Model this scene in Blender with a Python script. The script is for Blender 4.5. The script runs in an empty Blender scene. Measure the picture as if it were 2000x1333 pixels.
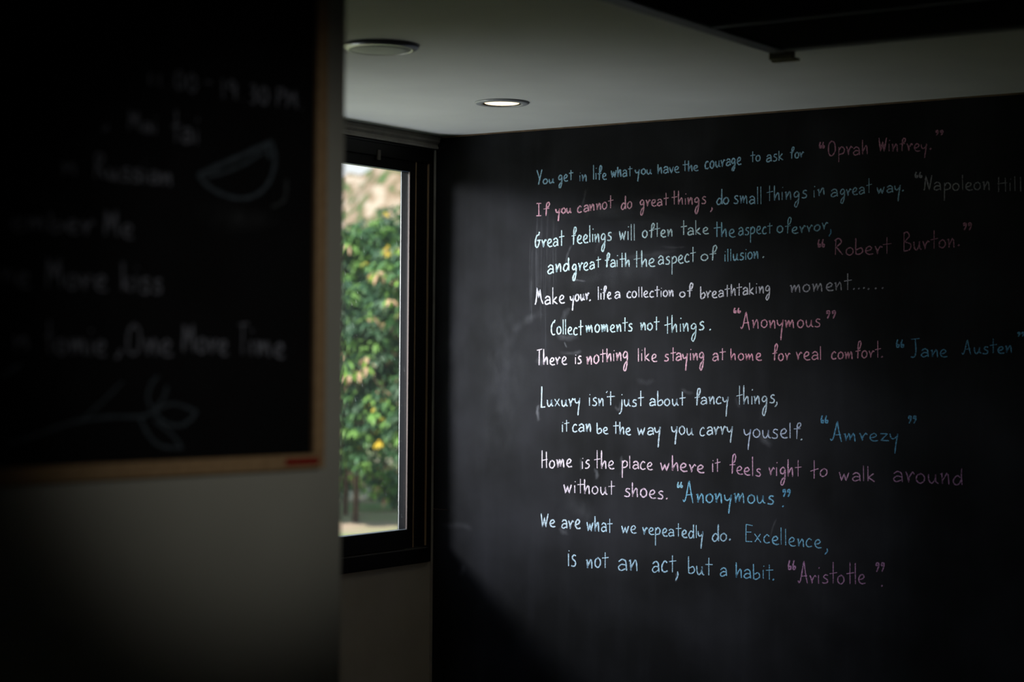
import bpy, bmesh, math, random
import numpy as np
from mathutils import Vector, Matrix, noise
random.seed(7); rng = np.random.default_rng(11)
C = bpy.context.scene.collection
R = math.radians

# ---------------------------------------------------------------- camera
F = 3640.0
YAW, PITCH, ROLL = R(34.3), math.atan(37.5 / F), 0.0078
fw = Vector((-math.sin(YAW) * math.cos(PITCH), math.cos(YAW) * math.cos(PITCH), math.sin(PITCH)))
r0 = Vector((math.cos(YAW), math.sin(YAW), 0)); u0 = r0.cross(fw)
up = u0 * math.cos(ROLL) - r0 * math.sin(ROLL); rt = fw.cross(up)
CAM = Vector((4.2526, -5.7029, 1.6))
cd = bpy.data.cameras.new('camera'); cam = bpy.data.objects.new('camera', cd); C.objects.link(cam)
m = Matrix.Identity(4)
for i in range(3):
    m[i][0] = rt[i]; m[i][1] = up[i]; m[i][2] = -fw[i]; m[i][3] = CAM[i]
cam.matrix_world = m
cd.sensor_width = 36; cd.lens = F * 36 / 2000; cd.clip_start = 0.05; cd.clip_end = 400
cd.dof.use_dof = True; cd.dof.focus_distance = 6.55; cd.dof.aperture_fstop = 2.3; cd.dof.aperture_blades = 0
bpy.context.scene.camera = cam

def ray(x, y): return fw + rt * ((x - 1000) / F) - up * ((y - 666.5) / F)
def on_plane(x, y, p, n):
    d = ray(x, y); return CAM + d * ((p - CAM).dot(n) / d.dot(n))
def at(x, y, depth): return CAM + ray(x, y) * depth

# ---------------------------------------------------------------- world, sun, lights, exposure
sc = bpy.context.scene
w = bpy.data.worlds.new('sky'); sc.world = w; w.use_nodes = True
nt = w.node_tree; nt.nodes.clear()
wo = nt.nodes.new('ShaderNodeOutputWorld'); bg = nt.nodes.new('ShaderNodeBackground')
tc = nt.nodes.new('ShaderNodeTexCoord'); sx = nt.nodes.new('ShaderNodeSeparateXYZ'); cr = nt.nodes.new('ShaderNodeValToRGB')
nt.links.new(tc.outputs['Generated'], sx.inputs[0]); nt.links.new(sx.outputs['Z'], cr.inputs[0])
cr.color_ramp.elements[0].color = (0.95, 0.95, 0.93, 1); cr.color_ramp.elements[0].position = 0.0
cr.color_ramp.elements[1].color = (0.50, 0.66, 0.95, 1); cr.color_ramp.elements[1].position = 0.7
nt.links.new(cr.outputs[0], bg.inputs[0]); nt.links.new(bg.outputs[0], wo.inputs[0])
bg.inputs[1].default_value = 1.25

def light(name, kind, loc, target, energy, color, **kw):
    l = bpy.data.lights.new(name, kind); o = bpy.data.objects.new(name, l); C.objects.link(o)
    o.location = loc
    o.rotation_euler = (Vector(target) - Vector(loc)).to_track_quat('-Z', 'Y').to_euler()
    l.energy = energy; l.color = color
    for k, v in kw.items(): setattr(l, k, v)
    return o
light('sun', 'SUN', (3, -9, 12), (0, 0, 0), 6.0, (1.0, 0.93, 0.80), angle=R(1.0))
# added unseen lamps outside, standing in for sky and ground light through the window
light('sky_fill_spot', 'SPOT', (-1.6, -2.7, 2.55), (0.42, 0, 1.52), 1350, (0.94, 0.95, 1.0), spot_size=R(31), spot_blend=1.0, shadow_soft_size=0.45)
light('sky_fill_area', 'AREA', (-2.4, -2.2, 2.95), (0.6, 0, 1.8), 34, (0.84, 0.92, 1.0), shape='RECTANGLE', size=1.4, size_y=0.8)
light('ceiling_fill_spot', 'SPOT', (-1.25, -1.3, 0.15), (0.08, -0.40, 2.45), 155, (0.87, 0.91, 1.0), spot_size=R(73), spot_blend=1.0, shadow_soft_size=0.35)
light('partition_fill_spot', 'SPOT', (5.6, -4.4, 2.3), (2.09, -3.30, 1.62), 60, (1.0, 0.97, 0.86), spot_size=R(18), spot_blend=1.0, shadow_soft_size=0.1)  # added fill with a soft cone, brightens the partition and its board
light('low_wall_fill_spot', 'SPOT', (5.2, -2.6, 1.9), (0, -0.35, 0.75), 16, (1.0, 0.88, 0.72), spot_size=R(18), spot_blend=1.0, shadow_soft_size=0.1)  # added fill for the wall below the window, no fitting there
sc.view_settings.view_transform = 'Standard'; sc.view_settings.look = 'None'
sc.view_settings.gamma = 1; sc.view_settings.use_curve_mapping = False; sc.view_settings.exposure = 0

# ---------------------------------------------------------------- materials
def mat(name, col, rough=0.6, spec=0.5, metal=0.0):
    mt = bpy.data.materials.new(name); mt.use_nodes = True
    b = mt.node_tree.nodes['Principled BSDF']
    b.inputs['Base Color'].default_value = (*col, 1); b.inputs['Roughness'].default_value = rough
    b.inputs['Specular IOR Level'].default_value = spec; b.inputs['Metallic'].default_value = metal
    return mt
def N(mt, t, **kw):
    n = mt.node_tree.nodes.new(t)
    for k, v in kw.items(): setattr(n, k, v)
    return n
def L(mt, a, b): mt.node_tree.links.new(a, b)
def bsdf(mt): return mt.node_tree.nodes['Principled BSDF']
def mottled(name, c1, c2, scale, rough=0.7, spec=0.3, bump=0.0, stretch=(1, 1, 1), detail=6):
    mt = mat(name, c1, rough, spec)
    t = N(mt, 'ShaderNodeTexCoord'); mp = N(mt, 'ShaderNodeMapping'); mp.inputs['Scale'].default_value = stretch
    nz = N(mt, 'ShaderNodeTexNoise'); nz.inputs['Scale'].default_value = scale; nz.inputs['Detail'].default_value = detail
    r = N(mt, 'ShaderNodeValToRGB'); r.color_ramp.elements[0].position = 0.32; r.color_ramp.elements[1].position = 0.7
    r.color_ramp.elements[0].color = (*c1, 1); r.color_ramp.elements[1].color = (*c2, 1)
    L(mt, t.outputs['Object'], mp.inputs[0]); L(mt, mp.outputs[0], nz.inputs[0]); L(mt, nz.outputs[0], r.inputs[0])
    L(mt, r.outputs[0], bsdf(mt).inputs['Base Color'])
    if bump:
        b = N(mt, 'ShaderNodeBump'); b.inputs['Strength'].default_value = bump; b.inputs['Distance'].default_value = 0.01
        L(mt, nz.outputs[0], b.inputs['Height']); L(mt, b.outputs[0], bsdf(mt).inputs['Normal'])
    return mt
M = {}
M['ceiling'] = mottled('ceiling_paint', (0.62, 0.62, 0.61), (0.70, 0.70, 0.69), 2.2, 0.75, 0.2, 0.25)
M['wall'] = mottled('warm_grey_paint', (0.40, 0.365, 0.30), (0.45, 0.41, 0.34), 5, 0.8, 0.2, 0.15)
M['grey_wall'] = mottled('grey_partition_paint', (0.43, 0.43, 0.39), (0.47, 0.47, 0.43), 4, 0.75, 0.25)
M['cornice'] = mottled('cornice_paint', (0.30, 0.275, 0.24), (0.40, 0.37, 0.32), 14, 0.7, 0.3)
M['board'] = mottled('black_board', (0.004, 0.004, 0.005), (0.007, 0.007, 0.009), 6, 0.75, 0.15)
M['oak'] = mottled('light_wood', (0.40, 0.25, 0.13), (0.50, 0.33, 0.18), 9, 0.55, 0.4, 0.1, (1, 8, 8))
M['brown_edge'] = mottled('brown_edge', (0.10, 0.065, 0.035), (0.20, 0.13, 0.08), 30, 0.5, 0.4)
M['bronze'] = mat('dark_bronze_aluminium', (0.007, 0.006, 0.0055), 0.35, 0.22)
M['bronze_edge'] = mat('worn_bronze_edge', (0.40, 0.26, 0.15), 0.35, 0.5)
M['gasket'] = mat('mauve_gasket', (0.15, 0.115, 0.105), 0.6, 0.2)
M['white_edge'] = mat('white_outer_bead', (0.85, 0.85, 0.83), 0.5, 0.4)
M['steel'] = mat('brushed_steel', (0.36, 0.36, 0.38), 0.28, 0.5, 0.85)
M['ring'] = mat('satin_white_ring', (0.42, 0.43, 0.45), 0.35, 0.5)
M['gold'] = mat('gold_reflector', (0.85, 0.55, 0.22), 0.25, 0.5, 0.9)
M['frost'] = mat('frosted_disc', (0.60, 0.62, 0.60), 0.6, 0.4)
M['unit'] = mat('dark_grille_plastic', (0.07, 0.07, 0.08), 0.5, 0.4)
M['unit_light'] = mat('grey_unit_frame', (0.20, 0.20, 0.21), 0.45, 0.4)
M['clip'] = mat('olive_clip', (0.30, 0.27, 0.19), 0.5, 0.4)
M['red'] = mat('red_sticker', (0.30, 0.002, 0.006), 0.5, 0.3)
M['floor'] = mottled('dark_floor', (0.03, 0.022, 0.016), (0.05, 0.036, 0.026), 3, 0.5, 0.4)
M['outer'] = mottled('outer_render', (0.55, 0.53, 0.48), (0.6, 0.58, 0.53), 4)
M['bark'] = mottled('bark', (0.07, 0.05, 0.035), (0.14, 0.10, 0.07), 20, 0.9, 0.1, 0.4)
lit = bpy.data.materials.new('lit_bulb'); lit.use_nodes = True; lit.node_tree.nodes.clear()
e = N(lit, 'ShaderNodeEmission'); e.inputs[0].default_value = (1.0, 0.82, 0.52, 1); e.inputs[1].default_value = 2.0
L(lit, e.outputs[0], N(lit, 'ShaderNodeOutputMaterial').inputs[0]); M['lit'] = lit

# chalk wall: almost black paint, wiped dust in soft clouds and downward streaks
cw = mat('chalkboard_paint', (0.02, 0.02, 0.024), 0.7, 0.10); M['chalkwall'] = cw
t = N(cw, 'ShaderNodeTexCoord')
def cnoise(scale, stretch, lo, hi, detail=6):
    mp = N(cw, 'ShaderNodeMapping'); mp.inputs['Scale'].default_value = stretch
    nz = N(cw, 'ShaderNodeTexNoise'); nz.inputs['Scale'].default_value = scale; nz.inputs['Detail'].default_value = detail
    mr = N(cw, 'ShaderNodeMapRange'); mr.inputs[1].default_value = lo; mr.inputs[2].default_value = hi
    L(cw, t.outputs['Object'], mp.inputs[0]); L(cw, mp.outputs[0], nz.inputs[0]); L(cw, nz.outputs[0], mr.inputs[0]); return mr.outputs[0]
a = cnoise(2.6, (1, 1, 1), 0.40, 0.72); b_ = cnoise(14, (1.0, 1, 0.10), 0.50, 0.75); c_ = cnoise(60, (1, 1, 1), 0.66, 0.80)
m1 = N(cw, 'ShaderNodeMath', operation='MULTIPLY'); L(cw, a, m1.inputs[0]); m1.inputs[1].default_value = 0.55
m2 = N(cw, 'ShaderNodeMath', operation='MULTIPLY_ADD'); L(cw, b_, m2.inputs[0]); m2.inputs[1].default_value = 0.16; L(cw, m1.outputs[0], m2.inputs[2])
m3 = N(cw, 'ShaderNodeMath', operation='MULTIPLY_ADD'); L(cw, c_, m3.inputs[0]); m3.inputs[1].default_value = 0.10; L(cw, m2.outputs[0], m3.inputs[2])
mx = N(cw, 'ShaderNodeMix', data_type='RGBA'); mx.inputs[6].default_value = (0.0060, 0.0060, 0.0068, 1); mx.inputs[7].default_value = (0.032, 0.032, 0.039, 1)
L(cw, m3.outputs[0], mx.inputs[0]); L(cw, mx.outputs[2], bsdf(cw).inputs['Base Color'])

# chalk: colour per stroke, broken by the grain of the wall; dust: the same with a soft edge
def chalk_mat(name, lo, hi, scale, stretch=(1, 1, 1)):
    mt = mat(name, (1, 1, 1), 0.95, 0.05)
    at_ = N(mt, 'ShaderNodeAttribute', attribute_name='chalk')
    t = N(mt, 'ShaderNodeTexCoord'); mp = N(mt, 'ShaderNodeMapping'); mp.inputs['Scale'].default_value = stretch
    nz = N(mt, 'ShaderNodeTexNoise'); nz.inputs['Scale'].default_value = scale; nz.inputs['Detail'].default_value = 3
    mr = N(mt, 'ShaderNodeMapRange'); mr.inputs[1].default_value = lo; mr.inputs[2].default_value = hi; mr.inputs[3].default_value = 0.0 if scale < 200 else 0.35
    mu = N(mt, 'ShaderNodeMath', operation='MULTIPLY')
    L(mt, t.outputs['Object'], mp.inputs[0]); L(mt, mp.outputs[0], nz.inputs[0]); L(mt, nz.outputs[0], mr.inputs[0])
    L(mt, mr.outputs[0], mu.inputs[0]); L(mt, at_.outputs['Alpha'], mu.inputs[1])
    L(mt, mu.outputs[0], bsdf(mt).inputs['Alpha']); L(mt, at_.outputs['Color'], bsdf(mt).inputs['Base Color'])
    return mt
M['chalk'] = chalk_mat('chalk', 0.40, 0.54, 420)
M['dust'] = chalk_mat('chalk_dust', 0.25, 0.75, 26, (1, 1, 0.5))

gl = bpy.data.materials.new('window_glass'); gl.use_nodes = True; gl.node_tree.nodes.clear()
tr = N(gl, 'ShaderNodeBsdfTransparent'); tr.inputs[0].default_value = (0.97, 0.985, 0.98, 1)
gs = N(gl, 'ShaderNodeBsdfGlossy'); gs.inputs['Roughness'].default_value = 0.02
df = N(gl, 'ShaderNodeBsdfTranslucent'); df.inputs[0].default_value = (0.9, 0.92, 0.95, 1)
ms = N(gl, 'ShaderNodeMixShader'); ms2 = N(gl, 'ShaderNodeMixShader'); ms2.inputs[0].default_value = 0.003
ms.inputs[0].default_value = 0.06; L(gl, tr.outputs[0], ms.inputs[1]); L(gl, gs.outputs[0], ms.inputs[2])
L(gl, ms.outputs[0], ms2.inputs[1]); L(gl, df.outputs[0], ms2.inputs[2])
L(gl, ms2.outputs[0], N(gl, 'ShaderNodeOutputMaterial').inputs[0]); M['glass'] = gl
spot = bpy.data.materials.new('water_spots'); spot.use_nodes = True; spot.node_tree.nodes.clear()
d1 = N(spot, 'ShaderNodeBsdfTranslucent'); d1.inputs[0].default_value = (1, 1, 1, 1)
t1 = N(spot, 'ShaderNodeBsdfTransparent'); x1 = N(spot, 'ShaderNodeMixShader'); x1.inputs[0].default_value = 0.12
L(spot, t1.outputs[0], x1.inputs[1]); L(spot, d1.outputs[0], x1.inputs[2]); L(spot, x1.outputs[0], N(spot, 'ShaderNodeOutputMaterial').inputs[0]); M['spot'] = spot

lf = mat('leaves', (0.1, 0.3, 0.05), 0.5, 0.35); M['leaf'] = lf
la = N(lf, 'ShaderNodeAttribute', attribute_name='tint'); L(lf, la.outputs['Color'], bsdf(lf).inputs['Base Color'])
lt = N(lf, 'ShaderNodeBsdfTranslucent'); lm = N(lf, 'ShaderNodeMixShader'); lm.inputs[0].default_value = 0.35
L(lf, la.outputs['Color'], lt.inputs[0]); L(lf, bsdf(lf).outputs[0], lm.inputs[1]); L(lf, lt.outputs[0], lm.inputs[2])
L(lf, lm.outputs[0], lf.node_tree.nodes['Material Output'].inputs[0])
M['hill'] = mottled('dry_hillside', (0.10, 0.17, 0.07), (0.50, 0.43, 0.35), 2.2, 0.95, 0.05, 1.0, (1, 1, 1), 10)
hr = [n for n in M['hill'].node_tree.nodes if n.type == 'VALTORGB'][0].color_ramp
hr.elements[0].position = .38; hr.elements[1].position = .62; el = hr.elements.new(.47); el.color = (.26, .19, .13, 1); el = hr.elements.new(.54); el.color = (.40, .31, .23, 1)
M['ground'] = mottled('dry_grass', (0.17, 0.32, 0.11), (0.52, 0.38, 0.31), 0.8, 0.95, 0.05, 0, (1, 1, 1), 3)
M['terrace'] = mottled('concrete_terrace', (0.5, 0.48, 0.45), (0.6, 0.58, 0.55), 3)

# ---------------------------------------------------------------- helpers
def tag(o, label=None, cat=None, group=None, kind=None):
    if label: o['label'] = label
    if cat: o['category'] = cat
    if group: o['group'] = group
    if kind: o['kind'] = kind
    return o
def obj(name, bm, material, parent=None, bevel=0):
    me = bpy.data.meshes.new(name); bmesh.ops.recalc_face_normals(bm, faces=bm.faces); bm.to_mesh(me); bm.free()
    me.materials.append(material)
    o = bpy.data.objects.new(name, me); C.objects.link(o)
    if parent: o.parent = parent
    if bevel:
        b = o.modifiers.new('bevel', 'BEVEL'); b.width = bevel; b.segments = 2; b.limit_method = 'ANGLE'
    return o
def box(bm, x0, x1, y0, y1, z0, z1):
    v = [bm.verts.new(p) for p in [(x0, y0, z0), (x1, y0, z0), (x1, y1, z0), (x0, y1, z0), (x0, y0, z1), (x1, y0, z1), (x1, y1, z1), (x0, y1, z1)]]
    for f in [(0, 3, 2, 1), (4, 5, 6, 7), (0, 1, 5, 4), (1, 2, 6, 5), (2, 3, 7, 6), (3, 0, 4, 7)]: bm.faces.new([v[i] for i in f])
    return bm
def boxes(*bs):
    bm = bmesh.new()
    for b in bs: box(bm, *b)
    return bm
def struct(name, bm, material, parent=None, bevel=0):
    o = obj(name, bm, material, parent, bevel)
    if not parent: o['kind'] = 'structure'
    return o
def empty(name, loc, rz=0):
    o = bpy.data.objects.new(name, None); C.objects.link(o); o.location = loc; o.rotation_euler = (0, 0, rz); return o
def lathe(prof, seg=64, c=(0, 0, 0), close=False):
    bm = bmesh.new(); rows = []
    for r, z in prof:
        rows.append([bm.verts.new((c[0] + r * math.cos(2 * math.pi * k / seg), c[1] + r * math.sin(2 * math.pi * k / seg), c[2] + z)) for k in range(seg)])
    n = len(rows)
    for i in range(n if close else n - 1):
        a, b = rows[i], rows[(i + 1) % n]
        for k in range(seg): bm.faces.new((a[k], a[(k + 1) % seg], b[(k + 1) % seg], b[k]))
    return bm
def smooth(o):
    for p in o.data.polygons: p.use_smooth = True
    return o

# ---------------------------------------------------------------- room shell
CZ = 2.45
X1, Y1 = 6.6, -8.6
struct('floor', boxes((-0.2, X1 + .2, Y1 - .2, 0.2, -0.1, 0)), M['floor'])
SMALL = (0.764, -0.659, 0.0735); BIG = (1.115, -1.745, 0.097)
bm = bmesh.new()                                             # ceiling face with the two round cut-outs
def loop(pts):
    vs = [bm.verts.new(p) for p in pts]
    return [bm.edges.new((vs[i], vs[(i + 1) % len(vs)])) for i in range(len(vs))]
es = loop([(-0.2, Y1 - .2, CZ), (X1 + .2, Y1 - .2, CZ), (X1 + .2, .2, CZ), (-.2, .2, CZ)])
for cx, cy, r in (SMALL, BIG): es += loop([(cx + r * math.cos(k * math.pi / 32), cy + r * math.sin(k * math.pi / 32), CZ) for k in range(64)])
bmesh.ops.triangle_fill(bm, edges=es, use_beauty=True)
top = boxes((-0.2, X1 + .2, Y1 - .2, .2, CZ + .15, CZ + .3))
me = bpy.data.meshes.new('t'); top.to_mesh(me); top.free(); bm.from_mesh(me)
struct('ceiling', bm, M['ceiling'])
WY0, WY1, WZ0, WZ1 = -1.75, -0.010, 0.832, 2.400              # window opening
struct('wall_left', boxes((-.078, 0, Y1, WY0, 0, CZ), (-.078, 0, WY0, 0.0, 0, WZ0), (-.078, 0, WY0, 0, WZ1, CZ), (-.078, 0, WY1, 0.0, WZ0, WZ1), (-.078, 0, Y1, 0.0, CZ, CZ + .15)), M['wall'])
WR = struct('wall_right', boxes((-.12, X1 + .1, 0.0, .12, 0, CZ + .15)), M['chalkwall'])
struct('wall_rear', boxes((-.12, X1 + .1, Y1 - .12, Y1, 0, CZ + .15)), M['grey_wall'])
struct('wall_side', boxes((X1, X1 + .12, Y1, 0, 0, CZ + .15)), M['grey_wall'])
# cornice over the window, stepped profile
prof = [(0, 2.45), (.030, 2.45), (.030, 2.443), (.024, 2.436), (.024, 2.428), (.014, 2.420), (.014, 2.414), (.017, 2.410), (.017, 2.402), (0, 2.402)]
bm = bmesh.new(); ends = []
for y in (-3.6, -0.001): ends.append([bm.verts.new((x, y, z)) for x, z in prof])
for i in range(len(prof)):
    j = (i + 1) % len(prof); bm.faces.new((ends[0][i], ends[0][j], ends[1][j], ends[1][i]))
bm.faces.new(ends[0]); bm.faces.new(ends[1])
struct('trim_1', bm, M['cornice'])
# thin brown strip, uneven, closing the joint between chalk wall and ceiling
bm = bmesh.new(); prev = None
for i in range(201):
    x = 0.018 + i * 5.6 / 200; h = .0052 + .0014 * noise.noise(Vector((x * 5, 0, 0))); d = .005 + .001 * noise.noise(Vector((x * 9, 3, 0)))
    q = [bm.verts.new(p) for p in [(x, 0, CZ), (x, -d, CZ), (x, -d, CZ - h), (x, 0, CZ - h)]]
    if prev:
        for k in range(3): bm.faces.new((prev[k], prev[k + 1], q[k + 1], q[k]))
    prev = q
struct('trim_2', bm, M['brown_edge'])
struct('trim_3', boxes((0.0005, .006, -.012, -.0005, 0.0, 2.40)), M['cornice'])      # corner bead between window and chalk wall
# hairline joint near the corner on the chalk wall
bm = bmesh.new(); prev = None
for i in range(26):
    x = .004 + i * .0033; z = 1.031 + .0012 * math.sin(i * 1.1); h = .0016 * (1 - i / 27)
    q = [bm.verts.new(p) for p in [(x, -.0003, z + h), (x, -.0022, z), (x, -.0003, z - h)]]
    if prev: bm.faces.new((prev[0], prev[1], q[1], q[0])); bm.faces.new((prev[1], prev[2], q[2], q[1]))
    prev = q
obj('hairline_joint', bm, M['brown_edge'], WR)

# ---------------------------------------------------------------- window
win = tag(empty('window_1', (0, 0, 0)), kind='structure')
ya, yb = WY0, WY1
obj('jamb', boxes((-.078, .004, -.036, yb, WZ0, WZ1)), M['bronze'], win, .0015)
obj('jamb', boxes((-.078, .004, ya, ya + .04, WZ0, WZ1)), M['bronze'], win, .0015)
obj('jamb_face', boxes((-.078, -.006, -.114, -.036, .895, 2.36)), M['bronze'], win, .001)
obj('jamb_ridge', boxes((-.008, .000, -.040, -.036, .895, 2.36)), M['bronze_edge'], win)
obj('head', boxes((-.078, .006, ya + .04, -.036, 2.345, WZ1)), M['bronze'], win, .002)
obj('head_cap', boxes((.0, .010, ya + .04, -.036, 2.392, 2.399)), M['bronze'], win)
obj('head_bracket', boxes((.004, .011, -.362, -.345, 2.330, 2.366)), mat('bracket_metal', (.09, .075, .06), .4, .5), win, .001)
obj('bottom_rail', boxes((-.078, .012, ya + .04, -.036, WZ0, .889)), M['bronze'], win, .002)
obj('bottom_ledge', boxes((-.02, .015, ya + .04, -.044, .886, .8905)), mat('ledge_metal', (.06, .055, .05), .25, .6), win, .0008)
sash = empty('sash', (0, 0, 0)); sash.parent = win
def sp(name, b, m_, bev=.001): return obj(name, boxes(b), m_, sash, bev)
sp('sash_stile', (-.042, -.003, -.150, -.116, .893, 2.345), M['bronze'])
sp('sash_stile', (-.042, -.003, ya + .045, ya + .08, .893, 2.345), M['bronze'])
sp('sash_rail', (-.042, -.003, ya + .08, -.150, 2.305, 2.345), M['bronze'])
sp('sash_rail', (-.042, -.001, ya + .08, -.150, .893, .962), M['bronze'])
sp('worn_edge', (-.005, .001, -.1185, -.1160, .893, 2.345), M['bronze_edge'], 0)
sp('glazing_bead', (-.010, -.004, -.1520, -.1440, .962, 2.305), M['gasket'], 0)
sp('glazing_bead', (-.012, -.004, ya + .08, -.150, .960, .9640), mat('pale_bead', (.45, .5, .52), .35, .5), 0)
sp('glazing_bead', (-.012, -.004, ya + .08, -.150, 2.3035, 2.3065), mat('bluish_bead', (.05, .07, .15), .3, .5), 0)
g = sp('glass', (-.0135, -.0105, ya + .075, -.148, .955, 2.31), M['glass'], 0)
# outside reveal, seen through the glass, with its bright outer edge
obj('outer_reveal', boxes((-.0425, -.014, -.1505, -.116, .893, 2.345)), mat('matt_black', (.006, .006, .007), .8, .1), win)
obj('outer_bead', boxes((-.0445, -.0425, -.1530, -.150, .893, 2.345)), M['white_edge'], win)
obj('outer_sill', boxes((-.12, -.045, ya, -.115, .870, .900)), M['bronze'], win)
# dried drops and runs on the glass
bm = bmesh.new()
def blob(y, z, ry, rz_, rot=0, n=7):
    vs = []
    for k in range(n):
        a = 2 * math.pi * k / n; p, q = ry * math.cos(a), rz_ * math.sin(a)
        vs.append(bm.verts.new((-.0100, y + p * math.cos(rot) - q * math.sin(rot), z + p * math.sin(rot) + q * math.cos(rot))))
    bm.faces.new(vs)
for i in range(1100):
    y = random.uniform(-1.0, -.155); z = .97 + 1.33 * random.random(); s = .00035 + .0009 * random.random() ** 4
    blob(y, z, s, s * random.uniform(1, 2.2), random.uniform(-.2, .5))
for i in range(46):
    y = random.uniform(-1.0, -.16); z = random.uniform(1.0, 2.28); ln = random.uniform(.003, .010); a = random.uniform(.1, .6)
    blob(y, z, .0006, ln, a); blob(y + math.sin(a) * ln, z - math.cos(a) * ln, .0013, .0020, 0)
for x, y, l_ in [(722, 425, 20), (742, 432, 8), (745, 440, 10), (688, 361, 12), (697, 395, 12), (687, 593, 7), (695, 588, 7), (690, 635, 10), (716, 322, 8), (674, 533, 8), (709, 737, 8), (670, 555, 6), (694, 780, 8)]:
    p = on_plane(x, y, Vector((-.010, 0, 0)), Vector((1, 0, 0))); ln = l_ * .0018 / 2
    blob(p.y, p.z, .0006, ln, .35); blob(p.y + math.sin(.35) * ln, p.z - math.cos(.35) * ln, .0014, .0022, 0)
o = obj('water_spots', bm, M['spot'], sash); o['kind'] = 'stuff'

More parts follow.
